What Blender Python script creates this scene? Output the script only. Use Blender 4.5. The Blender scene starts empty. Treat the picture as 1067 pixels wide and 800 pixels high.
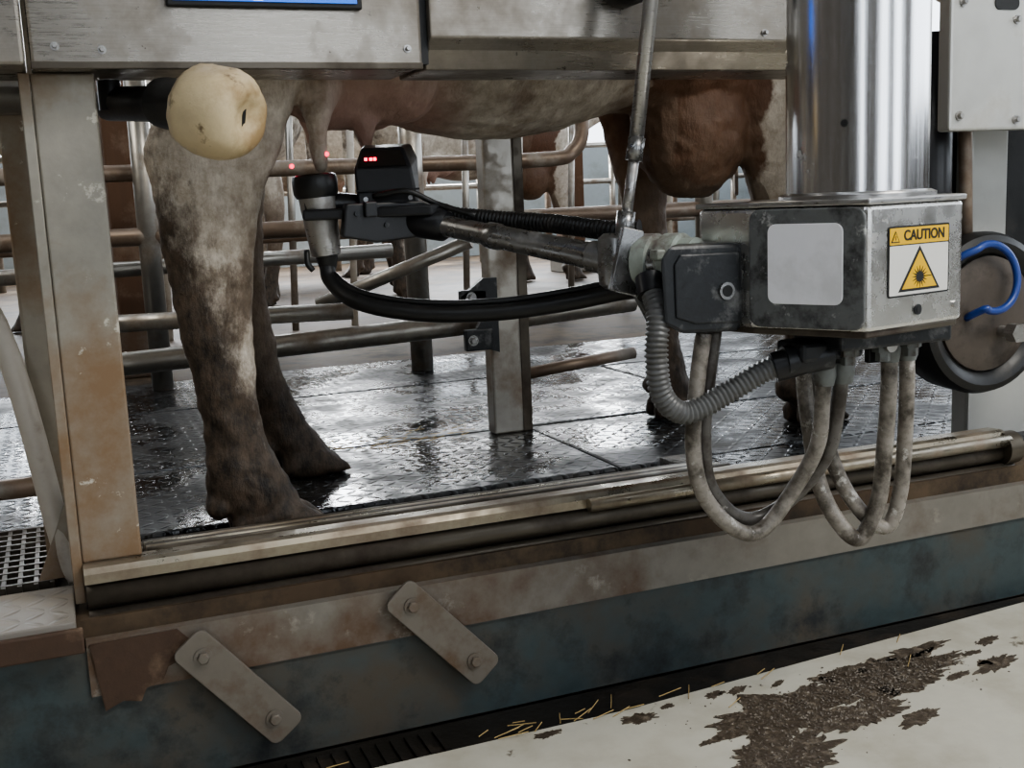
import bpy, math, random
from mathutils import Vector, Matrix, noise
random.seed(4)
COL=bpy.context.scene.collection
try: bpy.context.scene.view_settings.look='AgX - Medium High Contrast'
except Exception: pass
# ---------------------------------------------------------------- materials
def newmat(name):
    m=bpy.data.materials.new(name); m.use_nodes=True
    nt=m.node_tree; b=nt.nodes['Principled BSDF']
    return m,nt,b
def coords(nt,scale=(1,1,1)):
    tc=nt.nodes.new('ShaderNodeTexCoord'); mp=nt.nodes.new('ShaderNodeMapping')
    mp.inputs['Scale'].default_value=scale
    nt.links.new(tc.outputs['Object'],mp.inputs[0]); return mp.outputs[0]
def noise_n(nt,vec,scale,detail=6,rough=.6):
    n=nt.nodes.new('ShaderNodeTexNoise'); n.inputs['Scale'].default_value=scale
    n.inputs['Detail'].default_value=detail; n.inputs['Roughness'].default_value=rough
    nt.links.new(vec,n.inputs['Vector']); return n.outputs[0]
def ramp(nt,fac,a,b,ca=(0,0,0,1),cb=(1,1,1,1)):
    r=nt.nodes.new('ShaderNodeValToRGB'); e=r.color_ramp.elements
    e[0].position=a; e[1].position=b; e[0].color=ca; e[1].color=cb
    nt.links.new(fac,r.inputs[0]); return r.outputs[0]
def c4(c): return (c[0],c[1],c[2],1)
def mix(nt,fac,a,b):
    m=nt.nodes.new('ShaderNodeMix'); m.data_type='RGBA'
    for sock,v in ((m.inputs[0],fac),(m.inputs[6],a),(m.inputs[7],b)):
        if hasattr(v,'default_value') or hasattr(v,'is_linked'): nt.links.new(v,sock)
        elif isinstance(v,(int,float)): sock.default_value=v
        else: sock.default_value=c4(v)
    return m.outputs[2]
def math_n(nt,op,a,b=0,c=None,clamp=False):
    m=nt.nodes.new('ShaderNodeMath'); m.operation=op; m.use_clamp=clamp
    vals=[a,b] if c is None else [a,b,c]
    for i,v in enumerate(vals):
        if isinstance(v,(int,float)): m.inputs[i].default_value=v
        else: nt.links.new(v,m.inputs[i])
    return m.outputs[0]
def bump(nt,b,h,strength=.3,dist=.01):
    bp=nt.nodes.new('ShaderNodeBump'); bp.inputs['Strength'].default_value=strength; bp.inputs['Distance'].default_value=dist
    nt.links.new(h,bp.inputs['Height']); nt.links.new(bp.outputs[0],b.inputs['Normal'])
def sep(nt,vec):
    s=nt.nodes.new('ShaderNodeSeparateXYZ'); nt.links.new(vec,s.inputs[0]); return s.outputs
def mixf(nt,f,a,bv):
    m=nt.nodes.new('ShaderNodeMix'); m.data_type='FLOAT'
    nt.links.new(f,m.inputs[0]); nt.links.new(a,m.inputs[2]); m.inputs[3].default_value=bv
    return m.outputs[0]
def surf(name,base,rough=.5,metal=0.,dirt=None,dscale=6,lo=.5,hi=.7,stretch=(1,1,1),bstr=.1,bscale=60,var=.25,droughn=.8,dirt2=None,d2lo=.6,d2hi=.72,d2scale=20,grad=None,spec=None):
    m,nt,b=newmat(name); v=coords(nt,stretch)
    n1=noise_n(nt,v,bscale,5)
    dark=tuple(x*(1-var) for x in base); lite=tuple(min(1,x*(1+var)) for x in base)
    col=mix(nt,n1,dark,lite)
    b.inputs['Metallic'].default_value=metal
    if spec is not None: b.inputs['Specular IOR Level'].default_value=spec
    rv=math_n(nt,'MULTIPLY_ADD',n1,.25,rough-.12,True)
    if dirt:
        v2=coords(nt); nn=noise_n(nt,v2,dscale,8,.65)
        if grad: # (axis, offset, gain): more dirt along an axis
            s=sep(nt,v2); nn=math_n(nt,'ADD',nn,math_n(nt,'MULTIPLY_ADD',s[grad[0]],grad[2],grad[1]))
        f=ramp(nt,nn,lo,hi)
        col=mix(nt,f,col,dirt)
        mt=math_n(nt,'MULTIPLY_ADD',f,-metal,metal,True); nt.links.new(mt,b.inputs['Metallic'])
        rv=mixf(nt,f,rv,droughn)
    if dirt2:
        v3=coords(nt); f2=ramp(nt,noise_n(nt,v3,d2scale,8,.7),d2lo,d2hi); col=mix(nt,f2,col,dirt2)
    nt.links.new(col,b.inputs['Base Color']); nt.links.new(rv,b.inputs['Roughness'])
    bump(nt,b,n1,bstr,.004)
    return m
def plain(name,base,rough=.5,metal=0.,emit=0):
    m,nt,b=newmat(name); b.inputs['Base Color'].default_value=c4(base); b.inputs['Roughness'].default_value=rough; b.inputs['Metallic'].default_value=metal
    if emit:
        b.inputs['Emission Color'].default_value=c4(base); b.inputs['Emission Strength'].default_value=emit
    return m
STEEL=surf('brushed_steel',(.46,.45,.44),.3,.95,(.17,.15,.12),7,.56,.75,(1,1,8),.05,40,.15)
ARMST=surf('arm_steel',(.30,.30,.30),.27,.9,(.12,.11,.10),12,.54,.74,(1,1,1),.05,40,.15,.5)
BEAM=surf('beam_steel',(.31,.285,.25),.28,.92,(.14,.115,.09),5,.48,.70,(.6,1,16),.05,30,.18,.55,dirt2=(.06,.05,.04),d2lo=.66,d2hi=.69,d2scale=45)
CHROME=surf('polished_steel',(.82,.82,.83),.19,1.,(.45,.44,.42),14,.64,.78,(30,30,.4),.02,5,.06,.45)
POST=surf('post_painted_steel',(.34,.315,.27),.42,.6,(.22,.145,.085),3.2,.45,.65,(1,1,1),.15,30,.2,dirt2=(.58,.54,.46),d2lo=.61,d2hi=.65,d2scale=13,grad=(2,.08,-.18))
PAINTC=surf('cream_painted_pipe',(.50,.46,.40),.45,.1,(.22,.15,.10),6,.5,.7,(1,1,1),.1,30,.15)
RUST=surf('rusty_steel',(.075,.045,.03),.7,.2,(.17,.115,.075),9,.5,.65,(1,1,1),.4,50,.3)
RAILM=surf('rail_steel',(.36,.325,.26),.27,.92,(.16,.11,.072),5,.45,.65,(.15,1,1),.1,30,.2,.6)
DARKRAIL=surf('dark_rail_steel',(.11,.095,.075),.33,.55,(.04,.028,.02),5,.45,.65,(.2,1,1),.2,25,.3)
KICK=surf('kick_plate_galvanised',(.21,.195,.17),.45,.35,(.11,.068,.042),3.2,.48,.68,(1,1,1),.1,30,.2,dirt2=(.31,.29,.25),d2lo=.59,d2hi=.69,d2scale=8,grad=(0,.13,-.11))
BLUE=surf('blue_painted_base',(.045,.063,.066),.45,0,(.080,.068,.052),3.0,.42,.64,(1,1,1.6),.15,30,.3,dirt2=(.022,.025,.026),d2lo=.50,d2hi=.66,d2scale=7,grad=(0,.06,-.06))
GALV=surf('galvanised_pipe',(.38,.36,.325),.33,.8,(.20,.15,.11),5,.50,.68,(1,1,1),.1,30,.2)
BRNPIPE=surf('worn_grimy_pipe',(.22,.165,.125),.4,.4,(.36,.33,.29),6,.5,.68,(1,1,1),.1,30,.2)
BLACK=surf('black_plastic',(.016,.016,.018),.34,0,(.06,.058,.055),25,.6,.75,(1,1,1),.08,90,.3,.6)
RUBBER=surf('black_rubber',(.013,.013,.013),.38,0,(.05,.043,.037),10,.58,.75,(1,1,1),.08,60,.3)
CAST=surf('black_casting',(.022,.024,.027),.36,.2,(.13,.13,.13),22,.56,.70,(1,1,1),.25,60,.3,.5)
GREYRUB=surf('grey_rubber_frame',(.14,.145,.145),.5,.1,(.045,.045,.045),16,.48,.62,(1,1,1),.3,60,.2,dirt2=(.45,.45,.44),d2lo=.57,d2hi=.65,d2scale=25)
BOXST=surf('housing_steel',(.70,.69,.67),.26,.95,(.34,.31,.27),12,.63,.79,(1,1,1),.05,30,.10)
LABEL=surf('label_white',(.86,.86,.90),.4,0,(.72,.72,.74),8,.5,.7,(1,1,1),.02,30,.04)
HOSE=surf('dirty_clear_hose',(.27,.245,.215),.28,0,(.06,.05,.038),14,.45,.60,(1,1,1),.12,60,.25,.45,dirt2=(.58,.56,.52),d2lo=.59,d2hi=.67,d2scale=26)
HOSEG=surf('dirty_grey_hose',(.13,.12,.11),.3,0,(.05,.04,.032),14,.47,.62,(1,1,1),.12,60,.25,.45,dirt2=(.4,.38,.35),d2lo=.64,d2hi=.7,d2scale=26)
CORR=surf('corrugated_grey_hose',(.13,.13,.128),.36,0,(.05,.045,.035),9,.55,.7,(1,1,1),.05,60,.15)
CREAM=surf('cream_rubber',(.60,.49,.31),.45,0,(.34,.235,.12),9,.44,.64,(1,1,1),.6,24,.22,dirt2=(.18,.125,.07),d2lo=.58,d2hi=.68,d2scale=24,grad=(0,-.61,2.3))
WHITEP=surf('white_panel',(.50,.50,.48),.35,.4,(.36,.34,.30),6,.58,.8,(1,1,1),.03,30,.05)
WALLM=surf('whitewashed_wall',(.46,.53,.57),.85,0,(.30,.33,.33),2,.5,.7,(1,1,1),.1,20,.1)
DKWALL=surf('dark_boarded_wall',(.07,.06,.05),.85,0,(.12,.10,.08),2,.5,.7,(1,1,1),.1,20,.1)
ROOFM=surf('roof_sheet',(.12,.115,.105),.9)
WOOD=surf('stained_timber',(.11,.06,.035),.8,0,(.28,.21,.16),3,.5,.7,(1,1,.1),.2,30,.3)
FARFL=surf('wet_barn_floor',(.075,.052,.034),.62,0,(.13,.095,.062),1.6,.45,.65,(1,1,1),.35,14,.4,.7,dirt2=(.03,.024,.019),d2lo=.46,d2hi=.60,d2scale=3,spec=.22)
PIT=surf('pit_concrete_floor',(.54,.52,.45),.42,0,(.38,.35,.28),5,.46,.72,(1,1,1),.15,40,.10,.6,dirt2=(.12,.098,.07),d2lo=.645,d2hi=.685,d2scale=9)
GUT=surf('gutter_dark',(.012,.010,.008),.5,0,(.035,.024,.015),8,.5,.7,(1,1,1),.5,40,.4)
MANURE=surf('manure_grit',(.070,.053,.038),.40,0,(.20,.165,.125),45,.50,.66,(1,1,1),.9,110,.5,.55,dirt2=(.36,.32,.26),d2lo=.64,d2hi=.69,d2scale=90)
STONE=surf('grit_stones',(.10,.08,.06),.45,0,(.38,.34,.29),90,.54,.64,(1,1,1),.4,90,.6)
STRAW=plain('straw',(.36,.26,.11),.7)
BLUEP=plain('blue_plastic',(.025,.06,.26),.3)
YEL=plain('sign_yellow',(.75,.46,.02),.45); BLK=plain('sign_black',(.01,.01,.01),.5); WHT=plain('sign_white',(.66,.65,.62),.5)
SCR=plain('screen_blue',(.02,.16,.75),.3,0,.7); SCRW=plain('screen_text_white',(.8,.85,1),.3,0,1.2)
RED=plain('red_led',(1,.01,.05),.3,0,9); REDS=plain('red_laser_light',(1,.02,.08),.3,0,4)
def tread(name,base,rough,k=30,dirt=(.06,.05,.04),bs=.9,puddle=True):
    m,nt,b=newmat(name); v=coords(nt); s=sep(nt,v)
    u=math_n(nt,'MULTIPLY',s[0],k); w=math_n(nt,'MULTIPLY',s[1],k)
    fu=math_n(nt,'SUBTRACT',math_n(nt,'FRACT',u),.5); fw=math_n(nt,'SUBTRACT',math_n(nt,'FRACT',w),.5)
    par=math_n(nt,'MODULO',math_n(nt,'ADD',math_n(nt,'FLOOR',u),math_n(nt,'FLOOR',w)),2)
    par=math_n(nt,'ABSOLUTE',par)
    sg=math_n(nt,'MULTIPLY_ADD',par,2,-1)
    sf=math_n(nt,'MULTIPLY',sg,fw)
    a=math_n(nt,'ADD',fu,sf); c=math_n(nt,'SUBTRACT',fu,sf)
    e=math_n(nt,'ADD',math_n(nt,'MULTIPLY',math_n(nt,'MULTIPLY',a,a),1.7),math_n(nt,'MULTIPLY',math_n(nt,'MULTIPLY',c,c),16))
    h=math_n(nt,'SUBTRACT',1,e,None,True)
    n=noise_n(nt,v,3.0,6,.6); n2=noise_n(nt,v,22,4)
    hh=math_n(nt,'MULTIPLY_ADD',n2,.5,h)
    if puddle:
        pd=ramp(nt,noise_n(nt,v,2.6,4,.5),.40,.50,(.22,.22,.22,1))   # standing water smooths the tread
        hh=math_n(nt,'MULTIPLY',hh,pd)
    wet=ramp(nt,n,.42,.58)
    f=ramp(nt,noise_n(nt,v,6,7,.65),.48,.70)
    nt.links.new(mix(nt,f,base,dirt),b.inputs['Base Color'])
    r=math_n(nt,'MULTIPLY_ADD',wet,.32,rough); r=math_n(nt,'MULTIPLY_ADD',f,.15,r); nt.links.new(r,b.inputs['Roughness'])
    bump(nt,b,hh,bs,.005)
    return m
MAT=tread('wet_tread_rubber',(.009,.011,.013),.09,28,(.028,.024,.019),1.0)
CHECK=tread('worn_checker_plate',(.24,.22,.195),.35,26,(.33,.28,.22),.6,False)
def hide():
    m,nt,b=newmat('cow_hide'); v=coords(nt); x,y,z=sep(nt,v)
    n=noise_n(nt,v,5,8,.6); nf=noise_n(nt,v,24,8,.7); ns=noise_n(nt,coords(nt,(1,1,.35)),120,3); nb=noise_n(nt,coords(nt,(1,1,.6)),9,8,.72); nc=noise_n(nt,coords(nt,(1,1,.5)),38,6,.75)
    nfc=ramp(nt,nf,.32,.68)
    col=mix(nt,nfc,(.40,.33,.25),(.74,.68,.59))
    xx=math_n(nt,'MULTIPLY_ADD',n,.30,math_n(nt,'SUBTRACT',x,.15))
    p=math_n(nt,'SUBTRACT',1,math_n(nt,'MULTIPLY',math_n(nt,'ABSOLUTE',math_n(nt,'SUBTRACT',xx,1.575)),5.6),None)
    p=math_n(nt,'MULTIPLY',p,9,None,True)
    col=mix(nt,p,col,mix(nt,nf,(.045,.018,.008),(.155,.068,.031)))
    bp=ramp(nt,noise_n(nt,v,4.1,5),.48,.58)
    bx=math_n(nt,'MULTIPLY',math_n(nt,'GREATER_THAN',x,.85),math_n(nt,'MULTIPLY',math_n(nt,'LESS_THAN',x,1.5),math_n(nt,'GREATER_THAN',z,.6)))
    col=mix(nt,math_n(nt,'MULTIPLY',math_n(nt,'MULTIPLY',bp,bx),.65),col,(.17,.11,.075))
    d=nt.nodes.new('ShaderNodeVectorMath'); d.operation='DISTANCE'; d.inputs[1].default_value=(.66,2.53,.80); nt.links.new(v,d.inputs[0])
    pk=math_n(nt,'MULTIPLY',math_n(nt,'SUBTRACT',.27,d.outputs['Value']),9,None,True)
    pk=math_n(nt,'MULTIPLY',pk,math_n(nt,'LESS_THAN',z,.93))
    col=mix(nt,pk,col,mix(nt,nf,(.38,.22,.17),(.64,.44,.37)))
    # tan and dark splashes over the thigh
    sp=ramp(nt,nb,.50,.62)
    th=math_n(nt,'MULTIPLY',sp,math_n(nt,'MULTIPLY',math_n(nt,'LESS_THAN',x,.52),.55))
    col=mix(nt,th,col,mix(nt,nc,(.09,.062,.042),(.28,.20,.14)))
    fl=math_n(nt,'MULTIPLY',math_n(nt,'GREATER_THAN',y,2.6),math_n(nt,'MULTIPLY',math_n(nt,'SUBTRACT',.74,z),6,None,True))
    fl=math_n(nt,'MULTIPLY',fl,ramp(nt,nb,.28,.40))
    col=mix(nt,math_n(nt,'MULTIPLY',fl,.88),col,mix(nt,nf,(.022,.015,.010),(.19,.13,.085)))
    st=math_n(nt,'MULTIPLY_ADD',z,-1.7,1.66,True)
    st=math_n(nt,'MULTIPLY',st,ramp(nt,math_n(nt,'MULTIPLY_ADD',nc,.5,math_n(nt,'MULTIPLY',nb,.5)),.36,.56))
    col=mix(nt,math_n(nt,'MULTIPLY',st,.85),col,mix(nt,nf,(.10,.07,.047),(.30,.22,.155)))
    back=math_n(nt,'MULTIPLY',math_n(nt,'SUBTRACT',.31,x),1.5)
    back=math_n(nt,'MAXIMUM',math_n(nt,'MINIMUM',back,.17),-.05)
    mz=math_n(nt,'MULTIPLY_ADD',z,-.55,.31)
    mz=math_n(nt,'MAXIMUM',mz,-.12)
    mm=math_n(nt,'ADD',math_n(nt,'ADD',mz,back),math_n(nt,'ADD',math_n(nt,'MULTIPLY',n,.25),math_n(nt,'MULTIPLY_ADD',nb,.45,math_n(nt,'MULTIPLY',nc,.30))))
    mud=ramp(nt,mm,.52,.65)
    ncc=ramp(nt,nc,.35,.70)
    col=mix(nt,mud,col,mix(nt,ncc,(.014,.010,.007),(.115,.080,.053)))
    nt.links.new(col,b.inputs['Base Color']); b.inputs['Roughness'].default_value=.6
    h=math_n(nt,'ADD',math_n(nt,'MULTIPLY',ns,.5),math_n(nt,'ADD',nf,math_n(nt,'MULTIPLY',mud,.5))); bump(nt,b,h,.55,.008)
    return m
HIDE=hide()
# ---------------------------------------------------------------- geometry
def empty(name):
    e=bpy.data.objects.new(name,None); e.empty_display_size=.1; COL.objects.link(e); return e
def mk(name,verts,faces,mat,parent=None,smooth=False,matrix=None,bevel=0,seg=2):
    me=bpy.data.meshes.new(name)
    if matrix is not None: verts=[matrix@Vector(v) for v in verts]
    me.from_pydata([tuple(v) for v in verts],[],faces); me.update()
    import bmesh
    bm=bmesh.new(); bm.from_mesh(me); bmesh.ops.recalc_face_normals(bm,faces=bm.faces); bm.to_mesh(me); bm.free()
    if mat: me.materials.append(mat)
    if smooth:
        for p in me.polygons: p.use_smooth=True
    o=bpy.data.objects.new(name,me); COL.objects.link(o)
    if bevel:
        md=o.modifiers.new('b','BEVEL'); md.width=bevel; md.segments=seg; md.limit_method='ANGLE'
    if parent: o.parent=parent
    return o
def box(name,a,b,mat,parent=None,bevel=.003,matrix=None):
    x0,y0,z0=a; x1,y1,z1=b
    v=[(x0,y0,z0),(x1,y0,z0),(x1,y1,z0),(x0,y1,z0),(x0,y0,z1),(x1,y0,z1),(x1,y1,z1),(x0,y1,z1)]
    f=[(0,3,2,1),(4,5,6,7),(0,1,5,4),(1,2,6,5),(2,3,7,6),(3,0,4,7)]
    return mk(name,v,f,mat,parent,False,matrix,bevel)
def prism(name,poly,h,mat,parent=None,matrix=None,bevel=0,z0=0):
    n=len(poly); v=[(p[0],p[1],z0) for p in poly]+[(p[0],p[1],z0+h) for p in poly]
    f=[tuple(range(n)),tuple(range(n,2*n))]+[(i,(i+1)%n,n+(i+1)%n,n+i) for i in range(n)]
    return mk(name,v,f,mat,parent,False,matrix,bevel)
def ringloft(rings):
    v=[];f=[];n=len(rings[0])
    for r in rings: v+=r
    for k in range(len(rings)-1):
        for i in range(n):
            j=(i+1)%n; f.append((k*n+i,k*n+j,(k+1)*n+j,(k+1)*n+i))
    f.append(tuple(range(n))); m=(len(rings)-1)*n; f.append(tuple(range(m,m+n)))
    return v,f
def cr(pts,n=8):
    pts=[Vector(p) for p in pts]; P=[pts[0]*2-pts[1]]+pts+[pts[-1]*2-pts[-2]]; out=[]
    for i in range(1,len(P)-2):
        for k in range(n):
            t=k/n; a,b,c,d=P[i-1],P[i],P[i+1],P[i+2]
            out.append(.5*((2*b)+(c-a)*t+(2*a-5*b+4*c-d)*t*t+(3*b-a-3*c+d)*t**3))
    out.append(pts[-1]); return out
def tubegeo(path,rad,seg=16):
    path=[Vector(p) for p in path]; N=len(path); rings=[]
    T=(path[1]-path[0]).normalized(); up=Vector((0,0,1)) if abs(T.z)<.9 else Vector((1,0,0))
    nrm=T.cross(up).normalized()
    for i,p in enumerate(path):
        a=path[max(0,i-1)]; b=path[min(N-1,i+1)]
        if (b-a).length>1e-9: T=(b-a).normalized()
        nrm=(nrm-T*nrm.dot(T)).normalized(); bn=T.cross(nrm)
        r=rad[i] if isinstance(rad,(list,tuple)) else rad
        rings.append([p+nrm*math.cos(t)*r+bn*math.sin(t)*r for t in [2*math.pi*k/seg for k in range(seg)]])
    return ringloft(rings)
def autos(o):
    for p in o.data.polygons:
        if len(p.vertices)>8: p.use_smooth=False
    return o
def tube(name,path,rad,mat,parent=None,spline=0,seg=16,smooth=True):
    if spline: path=cr(path,spline)
    v,f=tubegeo(path,rad,seg); return autos(mk(name,v,f,mat,parent,True))
def prof(name,p0,p1,prf,mat,parent=None,seg=32):
    p0=Vector(p0);p1=Vector(p1)
    ax=(p1-p0); T=ax.normalized(); up=Vector((0,0,1)) if abs(T.z)<.9 else Vector((1,0,0))
    a=T.cross(up).normalized(); b=T.cross(a)
    rings=[[p0+ax*t+a*math.cos(q)*r+b*math.sin(q)*r for q in [2*math.pi*k/seg for k in range(seg)]] for t,r in prf]
    v,f=ringloft(rings); o=mk(name,v,f,mat,parent,True)
    autos(o)
    md=o.modifiers.new('e','EDGE_SPLIT'); md.split_angle=math.radians(40)
    return o
def cyl(name,p0,p1,r,mat,parent=None,seg=32): return prof(name,p0,p1,[(0,r),(1,r)],mat,parent,seg)
def corr(name,pts,r,mat,parent=None,pitch=.009,amp=.16):
    base=cr(pts,24); cum=[0]
    for i in range(1,len(base)): cum.append(cum[-1]+(base[i]-base[i-1]).length)
    n=int(cum[-1]/(pitch/4)); P=[];R=[];j=0
    for i in range(n+1):
        s=cum[-1]*i/n
        while j<len(cum)-2 and cum[j+1]<s: j+=1
        t=(s-cum[j])/max(1e-9,cum[j+1]-cum[j]); P.append(base[j].lerp(base[j+1],t))
        R.append(r*(1-amp if (i%4)<2 else 1.0))
    return tube(name,P,R,mat,parent,0,16)
def facemat(o,xd):
    x=Vector(xd).normalized(); z=Vector((0,0,1)); n=x.cross(z)
    return Matrix(((x.x,z.x,n.x,o[0]),(x.y,z.y,n.y,o[1]),(x.z,z.z,n.z,o[2]),(0,0,0,1)))
def XZ(y): return Matrix(((1,0,0,0),(0,0,-1,y),(0,1,0,0),(0,0,0,1)))
def rrect(x0,y0,x1,y1,r,k=5):
    out=[]
    for cx,cy,a0 in ((x1-r,y1-r,0),(x0+r,y1-r,90),(x0+r,y0+r,180),(x1-r,y0+r,270)):
        for i in range(k+1):
            a=math.radians(a0+90*i/k); out.append((cx+r*math.cos(a),cy+r*math.sin(a)))
    return out
def text(name,s,size,mat,M,parent=None,align='CENTER',bold=0):
    c=bpy.data.curves.new(name,'FONT'); c.body=s; c.size=size; c.align_x=align; c.align_y='CENTER'; c.extrude=.0004; c.offset=bold
    c.materials.append(mat); o=bpy.data.objects.new(name,c); COL.objects.link(o); o.matrix_world=M
    if parent: o.parent=parent
    return o
def bolt(name,p,n,r,mat,parent):
    p=Vector(p);n=Vector(n).normalized()
    prof(name+'_washer',p,p+n*.003,[(0,r*1.5),(1,r*1.5)],mat,parent,20)
    prof(name+'_head',p+n*.003,p+n*.011,[(0,r),(.8,r),(1,r*.8)],mat,parent,6)

# ---------------------------------------------------------------- camera
f=1177.
cd=bpy.data.cameras.new('camera'); cd.sensor_width=36; cd.lens=36*f/1067.; cd.clip_end=100
cam=bpy.data.objects.new('camera',cd); COL.objects.link(cam)
R=Vector((.9267,-.3733,-.0426)).normalized();Fw=Vector((.3622,.9176,-.1634)).normalized(); Uu=R.cross(Fw).normalized()
cam.matrix_world=Matrix(((R.x,Uu.x,-Fw.x,0),(R.y,Uu.y,-Fw.y,0),(R.z,Uu.z,-Fw.z,.62),(0,0,0,1)))
bpy.context.scene.camera=cam

# ---------------------------------------------------------------- barn shell
def slab(name,a,b,mat,p=None): return box(name,a,b,mat,p,0)
slab('floor',(-5,-4,-.48),(9,1.86,-.38),PIT)
slab('ground_barn',(-5,2.0,-.30),(9,14,-.066),FARFL)
slab('wall_back',(-5,13,-.1),(9,13.2,1.25),WALLM)
slab('wall_left',(-5.2,-4,-.5),(-5,13,3.6),DKWALL)
slab('wall_right',(9,-4,-.5),(9.2,13,1.2),DKWALL)
wf=empty('wall_front')  # unseen wall behind the camera; openings shaped to band reflections in the column
for i,(a,b_) in enumerate(((-5,-2.6),(-1.6,.9),(2.3,3.4),(5.2,9))): slab('pier_%d'%i,(a,-4.2,-.5),(b_,-4,3.6),DKWALL,wf)
slab('sill',(-5,-4.2,-.5),(9,-4,.3),DKWALL,wf)
ce=empty('ceiling')
for i,(a,b_) in enumerate(((-4.2,-.9),(-.2,5.2),(6.2,13.2))):
    box('ceiling_panel_%d'%i,(-5.2,a,3.6),(9.2,b_,3.68),ROOFM,ce,0)
gu=empty('drain_gutter')
mk('gutter_bed',[(-1.5,1.80,-.43),(3.5,1.80,-.43),(3.5,1.99,-.43),(-1.5,1.99,-.43)],[(0,1,2,3)],GUT,gu)
prism('gutter_dirt',[(-1.5,1.80),(0,1.845),(.45,1.85),(1.0,1.86),(1.6,1.91),(2.1,1.945),(3.5,1.98),(3.5,1.985),(-1.5,1.985)],.025,GUT,gu,z0=-.41)
for i in range(34):
    x=-.35+i*.028; box('grate_bar_%d'%i,(x,1.865,-.389),(x+.012,1.95,-.380),GUT,gu,0)
mk('floor_pit_edge',[(.9,1.855,-.3795),(3.5,1.855,-.3795),(3.5,1.975,-.3795),(2.1,1.94,-.3795),(1.6,1.905,-.3795)],[(0,1,2,3,4)],PIT)

# ---------------------------------------------------------------- base, kick plate, rail
ba=empty('milking_box_base')
box('blue_wall',(-.9,1.99,-.43),(3.4,2.10,-.115),BLUE,ba,.004)
box('blue_foot_strip',(-.9,1.975,-.43),(3.4,1.99,-.385),GUT,ba,.002)
kp=empty('kick_plate')
mk('plate',[(-.02,1.984,-.20),(3.3,1.984,-.185),(3.3,1.984,-.112),(-.02,1.984,-.10),(3.3,2.09,-.092),(-.02,2.09,-.088)],[(0,1,2,3),(3,2,4,5)],KICK,kp)
prism('rust_corner',[(-.015,-.105),(.13,-.103),(.15,-.125),(.145,-.155),(.11,-.168),(.10,-.19),(.07,-.200),(.06,-.222),(.03,-.215),(.0,-.228)],.003,RUST,kp,XZ(1.983))
rl=empty('front_guide_rail')
prf=[(2.022,-.012),(2.020,.006),(2.026,.016),(2.036,.020),(2.078,.017),(2.084,.010),(2.084,-.012)]
n=len(prf)
v=[(-.012,a,b) for a,b in prf]+[(2.06,a,b) for a,b in prf]
mk('top_channel',v,[(i,i+1,n+i+1,n+i) for i in range(n-1)]+[(n-1,0,n,2*n-1),tuple(range(n)),tuple(range(n,2*n))],RAILM,rl)
tube('lower_tube',[(-.01,2.035,-.037),(2.08,2.035,-.037)],.021,DARKRAIL,rl,0,24)
tube('lower_tube_inner',[(-.01,2.02,-.071),(2.08,2.02,-.071)],.012,DARKRAIL,rl,0,24)
box('web',(-.01,2.05,-.083),(2.06,2.08,-.0),DARKRAIL,rl,.002)
tube('piston_tube',[(.95,2.012,-.004),(2.06,2.012,-.004)],.014,RAILM,rl,0,24)
cyl('end_cap',(2.05,2.03,-.025),(2.09,2.03,-.025),.04,DARKRAIL,rl)
rb=empty('ribbed_drain_slats')
box('slat_bed',(.09,2.09,-.10),(1.36,2.275,-.040),GUT,rb,0)
box('slat_bed_low',(.04,2.275,-.10),(1.36,2.438,-.068),GUT,rb,0)
for i in range(5):
    y=2.105+i*.038
    tube('rib_%d'%i,[(.10,y,.004-i*.007),(1.34,y,.004-i*.007)],.0125,RAILM if i in(1,3) else DARKRAIL,rb,0,12)
    box('rib_foot_%d'%i,(.10,y-.008,-.045),(1.34,y+.008,.0-i*.007),DARKRAIL,rb,0)
for i in range(4):
    y=2.30+i*.036
    tube('rib_low_%d'%i,[(.06,y,-.066),(1.32,y,-.066)],.009,DARKRAIL,rb,0,12)
for i in range(12):
    y=2.25+i*.013; box('comb_tooth_%d'%i,(1.33,y,-.060),(1.41,y+.006,-.030),STEEL,rb,0)
ma=empty('rubber_floor_mat')
box('mat_front',(.02,2.44,-.08),(1.24,3.04,-.052),MAT,ma,.008)
box('mat_right',(1.245,2.44,-.08),(2.9,3.03,-.053),MAT,ma,.008)
box('mat_rightfront',(1.42,2.10,-.08),(2.9,2.437,-.053),MAT,ma,.006)
box('mat_middle',(-.6,3.06,-.08),(1.95,3.98,-.055),MAT,ma,.008)
box('mat_middle_right',(1.96,3.05,-.08),(3.8,3.98,-.055),MAT,ma,.008)
box('mat_back',(-.8,4.0,-.08),(4.5,4.7,-.057),MAT,ma,.008)
box('mat_left',(-.7,2.62,-.08),(.0,3.04,-.053),MAT,ma,.008)

STRAP=surf('strap_steel',(.19,.17,.145),.5,.5,(.12,.08,.05),10,.5,.7,(1,1,1),.1,30,.2)
def link(a,b_):
    e=empty('link_bracket')
    a=Vector(a);b_=Vector(b_); d=(b_-a); L=d.length; ang=math.atan2(d.z,d.x)
    M=Matrix.Translation((a.x,1.968,a.z))@Matrix.Rotation(-ang,4,'Y')@Matrix(((1,0,0,0),(0,0,-1,0),(0,1,0,0),(0,0,0,1)))
    prism('strap',rrect(-.042,-.036,L+.042,.036,.016),.008,STRAP,e,M,.0015)
    for k,p in enumerate((a,b_)):
        bolt('bolt_%d'%k,(p.x,1.960,p.z),(0,-1,0),.011,STRAP,e)
        cyl('spacer_%d'%k,(p.x,1.983,p.z),(p.x,1.966,p.z),.016,RUST,e,16)
link((.168,0,-.155),(.283,0,-.295)); link((.553,0,-.13),(.672,0,-.262))

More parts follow.
